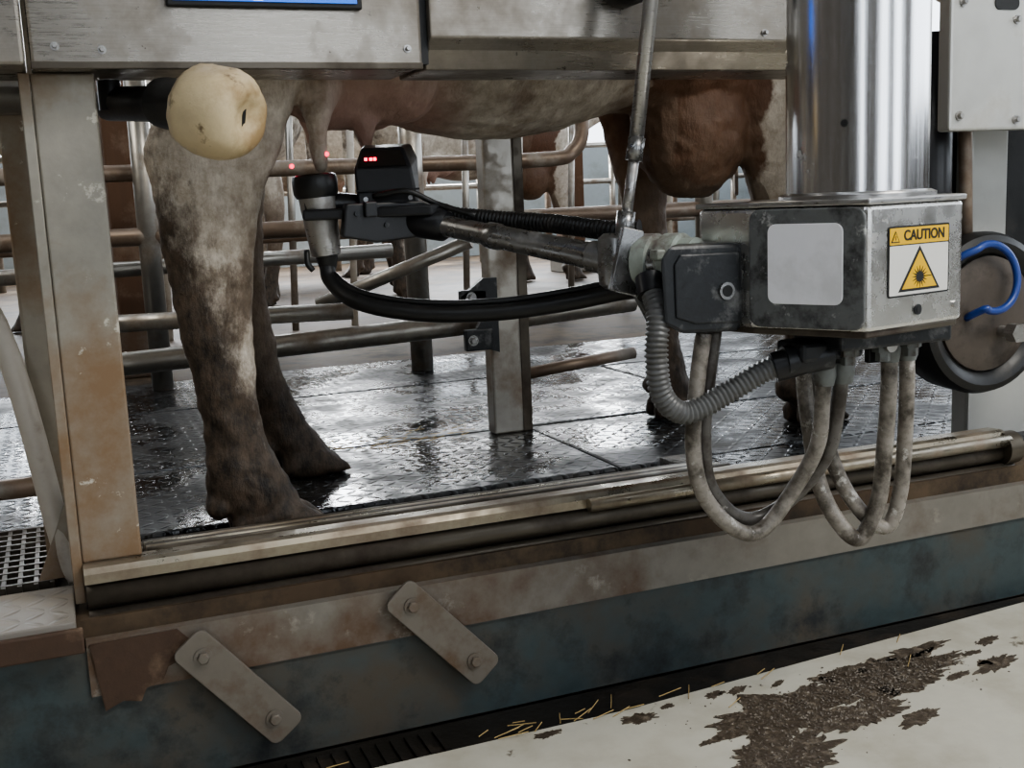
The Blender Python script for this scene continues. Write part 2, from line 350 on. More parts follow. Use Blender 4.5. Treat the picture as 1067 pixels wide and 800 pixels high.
# ---------------------------------------------------------------- posts
lp=empty('corner_post')
box('tube',(-.012,2.052,.019),(.088,2.115,.852),POST,lp,.004)
box('side_flange',(-.030,2.048,-.052),(-.0125,2.12,.852),POST,lp,.002)
mp_=empty('divider_post')
box('tube',(1.115,2.97,-.052),(1.205,3.03,1.2),GALV,mp_,.006)
box('flange',(1.205,2.975,-.052),(1.235,3.03,1.2),DARKRAIL,mp_,.003)
br=empty('pipe_clamp_bracket')
box('clamp_plate',(1.03,2.94,.20),(1.11,2.965,.26),CAST,br,.004)
box('clamp_arm',(1.02,2.945,.33),(1.10,2.965,.37),CAST,br,.004)
prism('clamp_web',[(1.04,.22),(1.13,.19),(1.13,.40),(1.09,.40),(1.02,.35),(1.09,.30)],.02,CAST,br,XZ(2.965))
for i,z in enumerate((.23,.35)): bolt('bolt_%d'%i,(1.05,2.94,z),(0,-1,0),.010,ARMST,br)
ls=empty('entry_gate_frame')
box('tube_post',(-.075,2.28,-.06),(.0,2.34,1.2),POST,ls,.006)
tube('upper_pipe',[(-.9,2.235,.85),(-.02,2.235,.845)],.045,GALV,ls)
tube('brace_pipe',[(-.28,2.25,.78),(-.115,2.25,.43),(-.045,2.20,.03),(-.02,2.19,-.05)],.021,PAINTC,ls,6)
tube('low_pipe',[(-.9,2.30,.115),(-.05,2.30,.112)],.02,BRNPIPE,ls)
prism('gusset',[(-.09,-.04),(.0,-.04),(.0,.13),(-.02,.13)],.008,POST,ls,XZ(2.19))
pf=empty('entry_step_platform')
box('checker_plate',(-.9,1.96,-.10),(-.032,2.17,-.052),CHECK,pf,.003)
box('front_lip',(-.9,1.945,-.105),(-.022,1.960,-.062),RUST,pf,.003)
gr=empty('floor_grating')
box('pan',(-.7,2.19,-.066),(-.03,2.6,-.064),GUT,gr,0)
for i in range(11): box('bar_x_%d'%i,(-.68,2.20+i*.04,-.064),(-.06,2.209+i*.04,-.046),DARKRAIL,gr,0)
for i in range(22): box('bar_y_%d'%i,(-.66+i*.028,2.19,-.064),(-.652+i*.028,2.6,-.047),DARKRAIL,gr,0)
tube('edge_bar',[(-.035,2.20,-.03),(-.035,2.62,-.03)],.014,RUST,gr)

# ---------------------------------------------------------------- overhead beam
bm_=empty('overhead_beam')
box('panel_left',(-.008,1.98,.853),(.638,2.18,1.25),BEAM,bm_,.006)
box('lip_left',(-.008,1.978,.850),(.638,1.99,.862),DARKRAIL,bm_,.002)
pr=[(1.972,1.25),(1.972,.905),(1.992,.885),(2.012,.852),(2.18,.852),(2.18,1.25)]
n=len(pr); v=[(.652,a,b) for a,b in pr]+[(1.56,a,b) for a,b in pr]
mk('panel_right',v,[(i,(i+1)%n,n+(i+1)%n,n+i) for i in range(n)]+[tuple(range(n)),tuple(range(n,2*n))],BEAM,bm_,bevel=.003)
box('seam',(.638,1.99,.86),(.652,2.17,1.24),BLK,bm_,0)
box('panel_outer',(-.6,1.955,.853),(-.016,2.18,1.25),BEAM,bm_,.006)
for i,(x,z) in enumerate(((.03,.885),(.61,.885),(.10,.88),(1.35,.92))): bolt('bolt_%d'%i,(x,1.98 if x<.64 else 1.972,z),(0,-1,0),.0045,STEEL,bm_)
sc=empty('touchscreen_display')
box('bezel',(.205,1.966,.948),(.53,1.98,1.12),BLK,sc,.003)
box('screen',(.215,1.963,.957),(.520,1.967,1.05),SCR,sc,0)
box('screen_tab',(.23,1.961,.960),(.30,1.9635,.972),SCRW,sc,0)
text('screen_text','x\u0332  089',.017,SCRW,facemat((.365,1.9615,.967),(1,0,0)),sc)
fb=empty('indicator_lamp')
prof('lamp_body',(1.03,1.972,1.01),(1.03,1.90,1.01),[(0,.05),(.6,.05),(1,.035)],BLACK,fb)
prof('lamp_lens',(1.03,1.90,1.01),(1.03,1.89,1.01),[(0,.03),(1,.022)],BLUEP,fb)

# ---------------------------------------------------------------- roller bumper
rr=empty('rubber_roller_bumper')
prof('shaft',(.115,2.20,.815),(.225,1.93,.79),[(0,.030),(1,.030)],BLACK,rr)
cyl('shaft_pivot',(.115,2.16,.851),(.115,2.16,.80),.02,BLACK,rr)
prof('collar',(.185,1.985,.797),(.228,1.925,.785),[(0,.04),(.2,.042),(1,.042)],RUBBER,rr)
ro=prof('roller',(.222,1.925,.783),(.306,1.835,.758),[(0,.03),(.02,.050),(.08,.064),(.2,.0705),(.32,.0725),(.45,.073),(.57,.0725),(.68,.070),(.76,.067),(.82,.063),(.87,.058),(.91,.052),(.945,.042),(.94,.033),(.92,.026),(.88,.020),(.86,.001)],CREAM,rr,48)
tx2=bpy.data.textures.new('roller_wear','CLOUDS'); tx2.noise_scale=.035
dm=ro.modifiers.new('d','DISPLACE'); dm.texture=tx2; dm.texture_coords='LOCAL'; dm.strength=.008; dm.mid_level=.5
RM=Matrix.Translation((.293,1.848,.761))@Vector((.084,-.09,-.025)).to_track_quat('Z','Y').to_matrix().to_4x4()
box('roller_slot',(-.004,-.022,-.004),(.004,.022,.003),BLK,rr,0,RM)

# ---------------------------------------------------------------- cow
def build_cow():
    V=[];F=[]
    def add(g):
        v,f_=g; o=len(V); V.extend([tuple(x) for x in v]); F.extend([tuple(i+o for i in q) for q in f_])
    S=24
    def leg(secs):
        rings=[]
        for (x,y,z,rx,ry) in secs:
            rings.append([Vector((x+rx*math.cos(a),y+ry*math.sin(a),z)) for a in [2*math.pi*k/S for k in range(S)]])
        add(ringloft(rings))
    def sm(secs,n=4):
        P=[Vector(s[:3]) for s in secs]; Q=[Vector((s[3],s[4],0)) for s in secs]
        a=cr(P,n); b=cr(Q,n); return [(p.x,p.y,p.z,q.x,q.y) for p,q in zip(a,b)]
    def ell(c,r):
        rings=[]
        for i in range(1,12):
            t=math.pi*i/12; rings.append([Vector((c[0]+r[0]*math.sin(t)*math.cos(a),c[1]+r[1]*math.sin(t)*math.sin(a),c[2]+r[2]*math.cos(t))) for a in [2*math.pi*k/20 for k in range(20)]])
        add(ringloft(rings))
    def claw(x,y,z,L,w):
        for s in (-1,1):
            yy=y+s*w*.56; rings=[]
            for (t,h,ww) in ((0,.045,.65),(.15,.065,.95),(.45,.068,1.0),(.75,.046,.85),(.95,.020,.5),(1,.008,.25)):
                xx=x+L*t; W=w*.48*ww
                rings.append([Vector((xx,yy+W*math.cos(a),z+max(0,h*.5+h*.62*math.sin(a)))) for a in [2*math.pi*k/12 for k in range(12)]])
            add(ringloft(rings))
    leg(sm([(.50,2.43,1.15,.22,.14),(.44,2.41,1.0,.19,.12),(.385,2.38,.90,.150,.09),(.345,2.36,.82,.132,.072),(.320,2.35,.74,.128,.062),(.296,2.35,.66,.110,.058),(.286,2.35,.56,.094,.053),(.285,2.35,.46,.080,.048),(.289,2.35,.36,.072,.045),(.296,2.35,.26,.062,.043),(.303,2.35,.17,.060,.043),(.312,2.35,.11,.070,.050),(.322,2.35,.06,.084,.056),(.336,2.35,.02,.088,.054),(.355,2.35,-.015,.078,.052)]))
    ell((.222,2.35,.72),(.045,.042,.085))
    ell((.262,2.35,.012),(.028,.045,.028))
    claw(.285,2.36,-.058,.205,.062)
    leg(sm([(.60,2.74,1.15,.22,.14),(.54,2.76,.97,.16,.09),(.44,2.78,.83,.11,.07),(.405,2.79,.70,.085,.056),(.400,2.80,.56,.070,.048),(.405,2.80,.45,.062,.044),(.42,2.80,.33,.054,.040),(.445,2.80,.20,.050,.038),(.475,2.80,.10,.060,.044),(.50,2.80,.04,.072,.048),(.53,2.80,0,.072,.048),(.55,2.8,-.02,.066,.045)]))
    ell((.44,2.80,.03),(.03,.045,.03)); claw(.47,2.80,-.052,.175,.055)
    leg(sm([(1.78,2.66,1.1,.19,.12),(1.80,2.63,.90,.14,.10),(1.81,2.63,.75,.10,.08),(1.84,2.64,.6,.075,.06),(1.87,2.65,.46,.062,.055),(1.90,2.65,.38,.058,.052),(1.92,2.65,.28,.050,.045),(1.94,2.65,.15,.050,.045),(1.94,2.65,.07,.065,.055),(1.96,2.65,.02,.068,.055),(1.98,2.65,-.02,.068,.05)]))
    ell((1.89,2.65,.05),(.035,.05,.04)); claw(1.90,2.65,-.052,.17,.058)
    leg(sm([(1.62,2.86,1.1,.19,.12),(1.575,2.90,.88,.135,.08),(1.575,2.92,.75,.10,.065),(1.59,2.93,.62,.075,.055),(1.60,2.93,.51,.060,.05),(1.62,2.93,.42,.057,.05),(1.635,2.93,.30,.050,.045),(1.65,2.93,.16,.048,.043),(1.655,2.93,.08,.062,.05),(1.67,2.93,.03,.068,.05),(1.69,2.93,-.02,.068,.048)]))
    ell((1.61,2.93,.05),(.03,.045,.03)); claw(1.60,2.93,-.05,.17,.056)
    rings=[]
    secs=[(.06,1.27,.10,.10),(.14,1.24,.20,.19),(.3,1.20,.29,.26),(.5,1.19,.32,.29),(.7,1.17,.36,.29),(.95,1.145,.385,.29),(1.2,1.165,.385,.28),(1.4,1.20,.375,.27),(1.6,1.17,.39,.26),(1.8,1.17,.35,.24),(1.95,1.20,.27,.17),(2.15,1.29,.2,.12),(2.35,1.36,.165,.10),(2.48,1.36,.15,.115),(2.6,1.28,.125,.105),(2.72,1.17,.09,.075),(2.80,1.09,.075,.07),(2.84,1.06,.04,.045)]
    P=cr([Vector((s[0],s[1],0)) for s in secs],4); Q=cr([Vector((s[2],s[3],0)) for s in secs],4)
    for p,q in zip(P,Q):
        yc=2.57+.12*(p.x-.4)
        rings.append([Vector((p.x,yc+q.y*math.cos(a),p.y+q.x*math.sin(a))) for a in [2*math.pi*k/32 for k in range(32)]])
    add(ringloft(rings))
    ell((1.60,2.68,.79),(.165,.14,.20)); ell((1.63,2.72,1.0),(.22,.2,.25))
    ell((.66,2.55,.93),(.21,.20,.150)); ell((.585,2.47,.90),(.12,.10,.125)); ell((.72,2.48,.90),(.12,.10,.115))
    for (x,y,l) in ((.520,2.34,.145),(.645,2.44,.06),(.58,2.64,.06),(.70,2.64,.06)):
        g=tubegeo([(x+.03,y+.06,.89),(x+.01,y+.03,.83),(x,y,.79),(x,y,.785-l*.3),(x,y,.785-l*.55),(x,y,.78-l*.66)],[.055,.042,.026,.0185,.017,.011],14); add(g)
    add(tubegeo(cr([(.12,2.55,1.42),(.05,2.55,1.36),(.03,2.56,1.1),(.03,2.57,.8),(.035,2.57,.55)],5),[.035-.0008*i for i in range(21)],10))
    for s in (-1,1):
        ell((2.42,2.85+s*.17,1.42),(.03,.09,.045)); ell((2.52,2.85+s*.10,1.36),(.03,.02,.025))
    me=bpy.data.meshes.new('cow'); me.from_pydata(V,[],F); me.update(); me.materials.append(HIDE)
    o=bpy.data.objects.new('cow',me); COL.objects.link(o)
    r=o.modifiers.new('r','REMESH'); r.mode='VOXEL'; r.voxel_size=.0075; r.use_smooth_shade=True
    s=o.modifiers.new('s','SMOOTH'); s.iterations=3; s.factor=.6
    tx=bpy.data.textures.new('hide_lumps','CLOUDS'); tx.noise_scale=.05
    dm=o.modifiers.new('d','DISPLACE'); dm.texture=tx; dm.texture_coords='LOCAL'; dm.strength=.014; dm.mid_level=.5
    return o
cow=build_cow()
for (dx,dy,rz) in ((3.0,8.2,math.radians(8)),(.65,7.6,math.radians(190)),(6.3,7.9,math.radians(-14)),(2.0,10.6,math.radians(175))):
    c=bpy.data.objects.new('cow',cow.data); COL.objects.link(c)
    m=c.modifiers.new('r','REMESH'); m.mode='VOXEL'; m.voxel_size=.022; m.use_smooth_shade=True
    ctr=Vector((1.1,2.67,0)); M=Matrix.Translation((dx,dy,-.010))@Matrix.Rotation(rz,4,'Z')@Matrix.Translation(-ctr)
    c.matrix_world=M

# ---------------------------------------------------------------- back fences
fe=empty('stall_pipe_fence')
tube('pipe_upper',[(.0,3.28,.325),(.75,3.08,.325)],.024,GALV,fe)
tube('pipe_main',[(.0,3.12,.225),(1.05,3.065,.262),(1.62,3.07,.288)],.031,GALV,fe,6)
tube('pipe_low',[(1.24,3.06,.10),(1.62,3.07,.13)],.018,BRNPIPE,fe)
tube('pipe_strut',[(.7,3.3,.33),(1.10,3.06,.50)],.02,GALV,fe)
f2=empty('cubicle_rail')
tube('rail_mid',[(-.5,4.5,.53),(2.1,4.5,.53),(3.6,4.5,.53)],.034,BRNPIPE,f2)
tube('rail_low',[(-.5,4.6,.40),(1.3,4.6,.42)],.03,GALV,f2)
tube('rail_top',[(-.5,4.6,.77),(1.2,4.6,.77),(1.95,4.5,.77),(2.10,4.5,.80),(2.15,4.5,.90),(2.12,4.5,1.1)],.032,BRNPIPE,f2,6)
for i,(x,y,r,m) in enumerate(((1.33,4.35,.045,GALV),(.33,4.5,.04,GALV),(2.75,4.5,.04,GALV),(3.4,4.5,.04,GALV))):
    tube('upright_%d'%i,[(x,y,-.056),(x,y,1.4)],r,m,f2)
f3=empty('feed_barrier')
for i in range(26):
    x=-.5+i*.34; tube('bar_%d'%i,[(x,6.3,-.066),(x+.05,6.3,1.25)],.020,GALV if i%3 else PAINTC,f3,0,10)
tube('bar_top',[(-1,6.3,1.25),(8.5,6.3,1.25)],.03,GALV,f3); tube('bar_bottom',[(-1,6.3,.45),(8.5,6.3,.45)],.026,BRNPIPE,f3)
f4=empty('far_pen_fence')
for i in range(12): tube('post_%d'%i,[(-.5+i*.8,11.6,-.066),(-.5+i*.8,11.6,1.2)],.035,BRNPIPE if i%2 else GALV,f4,0,10)
for i,z in enumerate((.35,.75,1.15)): tube('rail_%d'%i,[(-1,11.6,z),(8.6,11.6,z)],.03,GALV,f4,0,10)
wp=empty('timber_pillar')
box('pillar',(.22,5.0,-.066),(.36,5.15,3.6),WOOD,wp,.01)
box('pillar_foot',(.18,4.96,-.066),(.40,5.19,.2),KICK,wp,.01)
wq=empty('timber_pillar')
box('pillar',(4.2,9.2,-.066),(4.4,9.4,3.6),WOOD,wq,.01); box('pillar_foot',(4.15,9.15,-.066),(4.45,9.45,.2),KICK,wq,.01)

# ---------------------------------------------------------------- robot arm
ar=empty('robotic_milking_arm')
J=Vector((.985,1.77,.495)); K=Vector((.94,1.845,.497)); E=Vector((.717,2.198,.572))
prof('main_tube',K,E,[(0,.029),(.12,.029),(.13,.025),(.6,.023),(.62,.026),(.68,.026),(.70,.022),(1,.021)],ARMST,ar)
prof('elbow_joint',K+Vector((0,0,.05)),K-Vector((0,0,.05)),[(0,.02),(.08,.030),(.5,.035),(.92,.030),(1,.02)],ARMST,ar)
prof('joint_tube',K,J+Vector((.05,-.08,0)),[(0,.032),(1,.032)],ARMST,ar)
CLAMP=surf('aged_clamp',(.40,.44,.40),.5,.3,(.18,.16,.14),14,.5,.65)
CK=J+Vector((.022,-.01,.0))
prof('clamp_ring',CK+Vector((-.03,.05,0)),CK+Vector((.025,-.045,0)),[(0,.040),(.02,.050),(.28,.050),(.3,.042),(.45,.042),(.47,.050),(.75,.050),(.77,.042),(1,.042)],CLAMP,ar)
for k in range(5):
    a=math.radians(40+k*62); off=Vector((0,0,math.cos(a)))*.048+Vector((.86,.5,0))*math.sin(a)*.048
    box('clamp_lug_%d'%k,(-.009,-.014,-.009),(.009,.014,.009),CLAMP,ar,.003,Matrix.Translation(CK+off))
prism('arm_fork',[(.90,.45),(.95,.435),(.985,.37),(1.0,.38),(.975,.455),(.97,.55),(.93,.56)],.012,ARMST,ar,XZ(1.80),.002)
prof('wrist_collar',E+Vector((.02,-.02,-.003)),E+Vector((-.05,.07,.012)),[(0,.026),(.1,.034),(.9,.034),(1,.028)],BLACK,ar)
tube('lift_ram_barrel',[(.985,1.84,.70),(1.10,1.86,1.40)],.0135,STEEL,ar)
tube('lift_ram_rod',[(.957,1.84,.545),(.987,1.84,.71)],.010,STEEL,ar)
tube('lift_ram_gland',[(.980,1.84,.675),(.988,1.84,.715)],.0155,ARMST,ar)
tube('lift_ram_eye',[(.955,1.84,.535),(.963,1.84,.585)],.017,ARMST,ar)
br2=[(.47,2.30,.615),(.56,2.30,.62),(.66,2.27,.595),(.74,2.19,.575)]
prism('carrier_plate',[(.46,2.26),(.56,2.24),(.70,2.17),(.75,2.20),(.74,2.26),(.66,2.36),(.50,2.36)],.022,BLACK,ar,None,.005,.590)
tube('carrier_arm',br2,.022,BLACK,ar,6)
box('carrier_rib',(.56,2.24,.555),(.67,2.30,.60),BLACK,ar,.008)
prism('carrier_side',[(.53,.555),(.60,.54),(.72,.55),(.76,.60),(.70,.62),(.54,.62)],.03,BLACK,ar,XZ(2.25),.004)
for i,(x,z) in enumerate(((.56,.60),(.62,.575),(.69,.585),(.73,.60))): cyl('carrier_screw_%d'%i,(x,2.22,z),(x,2.214,z),.005,CAST,ar,12)
box('carrier_clip',(.575,2.205,.592),(.60,2.222,.622),BLACK,ar,.003)
tube('carrier_cable',[(.60,2.235,.632),(.66,2.20,.64),(.72,2.19,.612),(.78,2.13,.585)],.006,RUBBER,ar,6,10)
sh=empty('laser_sensor_head'); sh.parent=ar
SM=Matrix.Translation((.652,2.30,.612))@Matrix.Rotation(math.radians(-18),4,'Z')
v=[(-.062,-.06,0),(.062,-.06,0),(.062,.07,0),(-.062,.07,0),(-.066,-.045,.075),(.05,-.045,.075),(.062,.07,.10),(-.062,.07,.10),(-.05,-.03,.118),(.035,-.03,.118),(.05,.06,.128),(-.05,.06,.128)]
F_=[(0,1,2,3),(8,9,10,11)]+[(i,(i+1)%4,4+(i+1)%4,4+i) for i in range(4)]+[(4+i,4+(i+1)%4,8+(i+1)%4,8+i) for i in range(4)]
mk('sensor_case',v,F_,BLACK,sh,False,SM,.005,3)
GLASS=plain('sensor_window',(.015,.012,.012),.08)
mk('sensor_window',[(-.058,-.0475,.080),(.040,-.0475,.080),(.030,-.0345,.112),(-.048,-.0345,.112)],[(0,1,2,3)],GLASS,sh,False,SM)
box('sensor_foot',(-.055,-.065,-.03),(.055,.065,.002),BLACK,sh,.006,SM)
for i,x in enumerate((-.044,-.034,-.026)):
    box('led_%d'%i,(x,-.0445,.092),(x+.006,-.042,.098),RED,sh,0,SM)
box('case_groove',(-.064,-.0625,.030),(.064,-.0595,.034),BLK,sh,0,SM)
for i,x in enumerate((-.045,.045)): cyl('case_screw_%d'%i,SM@Vector((x,-.058,.015)),SM@Vector((x,-.063,.015)),.005,ARMST,sh,12)
tc=empty('teat_cup'); tc.parent=ar
CX,CY=.500,2.30
prof('steel_shell',(CX+.012,CY,.515),(CX,CY,.645),[(0,.020),(.03,.030),(.3,.033),(1,.038)],STEEL,tc)
prof('rubber_mouthpiece',(CX,CY,.635),(CX-.003,CY,.682),[(0,.040),(.2,.045),(.75,.046),(.93,.043),(1,.037),(1,.018),(.7,.015),(.7,.001)],RUBBER,tc)
tube('short_pulse_hose',[(CX-.03,CY-.01,.53),(CX-.032,CY-.02,.505),(CX-.022,CY-.02,.49)],.006,RUBBER,tc,4)
prof('cup_nozzle',(CX+.012,CY,.52),(CX+.014,CY,.49),[(0,.024),(1,.017)],RUBBER,tc)
ld=empty('laser_spot'); ld.parent=ar
for i,p in enumerate(((.533,2.327,.722),(.462,2.34,.70))): prof('dot_%d'%i,p,(p[0],p[1]-.002,p[2]),[(0,.005),(1,.004)],REDS,ld,10)
ho=empty('liner_hose'); ho.parent=ar
P=cr([(.512,2.30,.50),(.515,2.28,.465),(.55,2.2,.425),(.65,2.12,.402),(.78,2.04,.40),(.90,1.97,.415),(.985,1.90,.435),(1.02,1.82,.44)],10)
tube('liner_hose',P,.0165,RUBBER,ho)
tube('pulse_hose',[p+Vector((.004,.012,.020*min(1,i/12))) for i,p in enumerate(P)],.007,RUBBER,ho)
h2=empty('corrugated_arm_hose'); h2.parent=ar
corr('black_convolute',[(.74,2.24,.59),(.83,2.14,.575),(.90,2.03,.565),(.96,1.90,.55),(1.0,1.86,.55)],.019,RUBBER,h2)
h3=empty('corrugated_vacuum_hose'); h3.parent=ar
corr('convolute',[(.955,1.74,.455),(.945,1.70,.41),(.935,1.69,.34),(.945,1.69,.27),(.99,1.69,.235),(1.06,1.68,.26),(1.12,1.66,.295),(1.165,1.64,.315)],.021,CORR,h3)
cyl('cuff_top',(.958,1.75,.47),(.952,1.73,.44),.026,BLACK,h3)
cyl('cuff_end',(1.145,1.65,.305),(1.19,1.63,.318),.027,BLACK,h3)

# ---------------------------------------------------------------- control housing
bx=empty('robot_control_housing')
A=(1.10,1.65);B=(1.20,1.47);C=(1.44,1.52)
poly=[A,B,C,(1.52,1.74),(1.27,1.86),(1.07,1.77)]
prism('housing',poly,.205,BOXST,bx,None,.008,.378)
def grow(p,k):
    cx=sum(q[0] for q in p)/len(p);cy=sum(q[1] for q in p)/len(p)
    return [(cx+(q[0]-cx)*k,cy+(q[1]-cy)*k) for q in p]
prism('lid',grow(poly,1.025),.010,STEEL,bx,None,.003,.583)
prism('base_flange',grow(poly,.97),.012,DARKRAIL,bx,None,.003,.368)
MA=facemat((A[0],A[1],.378),(B[0]-A[0],B[1]-A[1],0))
prism('rubber_frame',rrect(.0,.004,.204,.203,.02),.008,GREYRUB,bx,MA,.003,0)
prism('label_panel',rrect(.036,.045,.168,.178,.014),.003,LABEL,bx,MA,.001,.0075)
MB=facemat((B[0],B[1],.378),(C[0]-B[0],C[1]-B[1],0))
cyl('face_hole',MB@Vector((.125,.028,0)),MB@Vector((.125,.028,.003)),.009,CAST,bx); cyl('hole_core',MB@Vector((.125,.028,.003)),MB@Vector((.125,.028,.004)),.0055,BLK,bx)
cyl('face_screw',MB@Vector((.225,.028,0)),MB@Vector((.225,.028,.004)),.006,STEEL,bx)
cb=empty('connector_block'); cb.parent=bx
CM=Matrix(((1,0,-.75,.09),(0,0,-1,1.79),(0,1,0,0),(0,0,0,1)))
prism('block',[(.94,.395),(.975,.376),(1.085,.372),(1.098,.39),(1.098,.515),(1.085,.525),(.955,.528),(.935,.505)],.12,CAST,cb,CM,.010)
prism('block_face',[(.962,.405),(1.0,.392),(1.088,.388),(1.088,.510),(.972,.512),(.960,.495)],.006,CAST,cb,XZ(1.672),.003)
cyl('block_bore',(1.060,1.668,.445),(1.060,1.661,.445),.015,ARMST,cb); cyl('block_bore_core',(1.060,1.662,.445),(1.060,1.660,.445),.010,BLK,cb)
cl=empty('robot_column')
prof('column_tube',(1.30,1.625,.600),(1.30,1.625,1.6),[(0,.119),(1,.119)],CHROME,cl,96)
prof('column_base',(1.30,1.625,.593),(1.30,1.625,.604),[(0,.132),(.6,.132),(1,.122)],STEEL,cl,64)
cyl('column_hole',(1.2125,1.546,.715),(1.2105,1.544,.715),.006,BLK,cl,16)
cs=empty('caution_sign')
def loc(poly,h,mat,name,z0): prism(name,poly,h,mat,cs,MB,0,z0)
x0,x1,y0,y1=.048,.206,.052,.168
loc(rrect(x0,y0,x1,y1,.004),.001,BLK,'sign_border',.0005)
loc(rrect(x0+.003,y0+.003,x1-.003,y1-.032,.002),.0006,WHT,'sign_field',.0014)
loc(rrect(x0+.003,y1-.030,x1-.003,y1-.003,.002),.0006,YEL,'sign_header',.0014)
cx=(x0+x1)/2
def tri(c,cy,w,h): return [(c-w/2,cy),(c+w/2,cy),(c,cy+h)]
loc(tri(cx,y0+.008,.108,.074),.0006,BLK,'triangle_border',.0019)
loc(tri(cx,y0+.0125,.090,.061),.0006,YEL,'triangle_fill',.0024)
star=[]
for i in range(32):
    a=2*math.pi*i/32; r=.0185 if i%2==0 else .0075
    star.append((cx+r*math.cos(a)*1.15,y0+.031+r*math.sin(a)))
loc(star,.0005,BLK,'laser_burst',.003)
loc([(cx,y0+.0303),(cx+.030,y0+.0303),(cx+.030,y0+.0317),(cx,y0+.0317)],.0005,BLK,'laser_ray',.003)
text('sign_word','CAUTION',.0235,BLK,MB@Matrix.Translation((cx+.012,y1-.0165,.0024)),cs,'CENTER',.0006)
loc(tri(x0+.0165,y1-.0265,.022,.019),.0005,BLK,'mini_triangle',.0021)
loc(tri(x0+.0165,y1-.0247,.0155,.0135),.0005,YEL,'mini_triangle_fill',.0026)
loc([(x0+.0157,y1-.0225),(x0+.0173,y1-.0225),(x0+.0173,y1-.0155),(x0+.0157,y1-.0155)],.0004,BLK,'mini_mark',.0031)
cs.parent=bx

mf=empty('hose_manifold'); mf.parent=bx
CLAMPD=surf('dirty_fitting',(.17,.18,.175),.45,.3,(.08,.065,.05),20,.5,.65)
box('manifold_bar',(1.17,1.60,.315),(1.30,1.68,.350),CAST,mf,.008)
prof('elbow',(1.16,1.64,.315),(1.24,1.62,.325),[(0,.028),(1,.028)],CAST,mf)
box('manifold_body',(1.22,1.56,.335),(1.46,1.70,.372),CAST,mf,.006)
cyl('manifold_plug',(1.34,1.585,.335),(1.34,1.575,.335),.012,STEEL,mf)
for i,(x,y) in enumerate(((1.265,1.60),(1.34,1.60),(1.42,1.62))):
    prof('manifold_nut_%d'%i,(x,y,.345),(x,y,.305),[(0,.019),(.6,.019),(.62,.013),(1,.013)],CLAMPD,mf,6)
hs=empty('milk_hose_loops'); hs.parent=bx
def fit(i,x,y,zt,zb):
    prof('fitting_%d'%i,(x,y,zt),(x,y,zb),[(0,.016),(.15,.016),(.16,.020),(.35,.020),(.36,.016),(.5,.016),(.51,.021),(.8,.021),(1,.017)],CLAMPD,mf,16)
fit(0,1.245,1.64,.345,.265); fit(1,1.285,1.64,.345,.265); fit(2,1.405,1.66,.36,.29); fit(3,1.445,1.66,.36,.29)
tube('loop_0',[(1.245,1.64,.30),(1.245,1.645,.24),(1.245,1.66,.15),(1.21,1.69,.06),(1.15,1.70,-.005),(1.09,1.70,.01),(1.03,1.70,.08),(1.01,1.70,.17),(1.02,1.70,.28),(1.035,1.70,.37)],.0145,HOSE,hs,12)
tube('loop_1',[(1.285,1.64,.30),(1.283,1.65,.22),(1.275,1.67,.13),(1.235,1.71,.05),(1.17,1.73,.01),(1.11,1.73,.025),(1.06,1.73,.09),(1.045,1.72,.18),(1.055,1.72,.28),(1.07,1.72,.37)],.0135,HOSEG,hs,12)
tube('loop_2',[(1.405,1.66,.32),(1.405,1.66,.24),(1.405,1.67,.12),(1.40,1.68,.02),(1.365,1.69,-.05),(1.32,1.70,-.01),(1.295,1.72,.06),(1.29,1.74,.15),(1.29,1.76,.25),(1.29,1.76,.34)],.0155,HOSE,hs,12)
tube('loop_3',[(1.445,1.66,.32),(1.447,1.66,.24),(1.452,1.67,.12),(1.452,1.68,.03),(1.435,1.69,-.035),(1.395,1.70,-.02),(1.35,1.72,.05),(1.325,1.74,.14),(1.32,1.76,.24),(1.32,1.76,.34)],.0145,HOSE,hs,12)

# ---------------------------------------------------------------- right side
rp=empty('side_cover_panel')
box('panel',(1.868,2.02,.722),(2.7,2.06,1.6),WHITEP,rp,.006)
for i,(x,z) in enumerate(((1.895,.755),(2.06,.745),(2.055,.965),(1.9,1.0))): bolt('bolt_%d'%i,(x,2.02,z),(0,-1,0),.007,STEEL,rp)
prism('slot',rrect(1.99,.985,2.06,1.015,.014),.003,BLK,rp,XZ(2.0205))
rpp=empty('end_post')
box('tube',(2.15,2.245,-.066),(2.27,2.30,.9),WHITEP,rpp,.006)
box('end_sheet',(2.15,2.236,-.12),(2.9,2.244,.22),WHITEP,rpp,.002)
box('dark_backing_sheet',(1.90,2.32,.16),(2.9,2.34,.9),RUBBER,rpp,.004)
fd=empty('feed_trough')
DISC=surf('trough_dish',(.09,.073,.06),.5,.2,(.04,.03,.022),8,.5,.65)
prof('trough_shell',(2.055,2.22,.295),(2.055,2.07,.295),[(0,.14),(.08,.175),(.25,.192),(.8,.196),(.95,.188),(1,.172),(.97,.155),(.85,.140),(.8,.01)],RUBBER,fd,48)
prof('dish',(2.055,2.10,.295),(2.055,2.075,.295),[(0,.14),(.6,.138),(1,.10),(.8,.05),(.9,.001)],DISC,fd,40)
ring=[Vector((2.030+.075*math.cos(t),2.045+.012*math.sin(t),.385+.078*math.sin(t))) for t in [math.radians(-115+235*k/26) for k in range(27)]]
tube('blue_hose_ring',[Vector((1.985,2.08,.29))]+ring+[Vector((1.965,2.07,.44)),Vector((1.95,2.10,.42))],.009,BLUEP,fd,3)
tube('hanger',[(1.93,2.13,.42),(1.93,2.14,.60),(1.93,2.14,.95)],.045,BLACK,fd)
tube('hanger_thin',[(2.03,2.13,.40),(2.02,2.14,.95)],.016,BRNPIPE,fd)
cyl('pivot_bolt',(2.095,2.05,.25),(2.095,2.02,.25),.024,STEEL,fd,6)
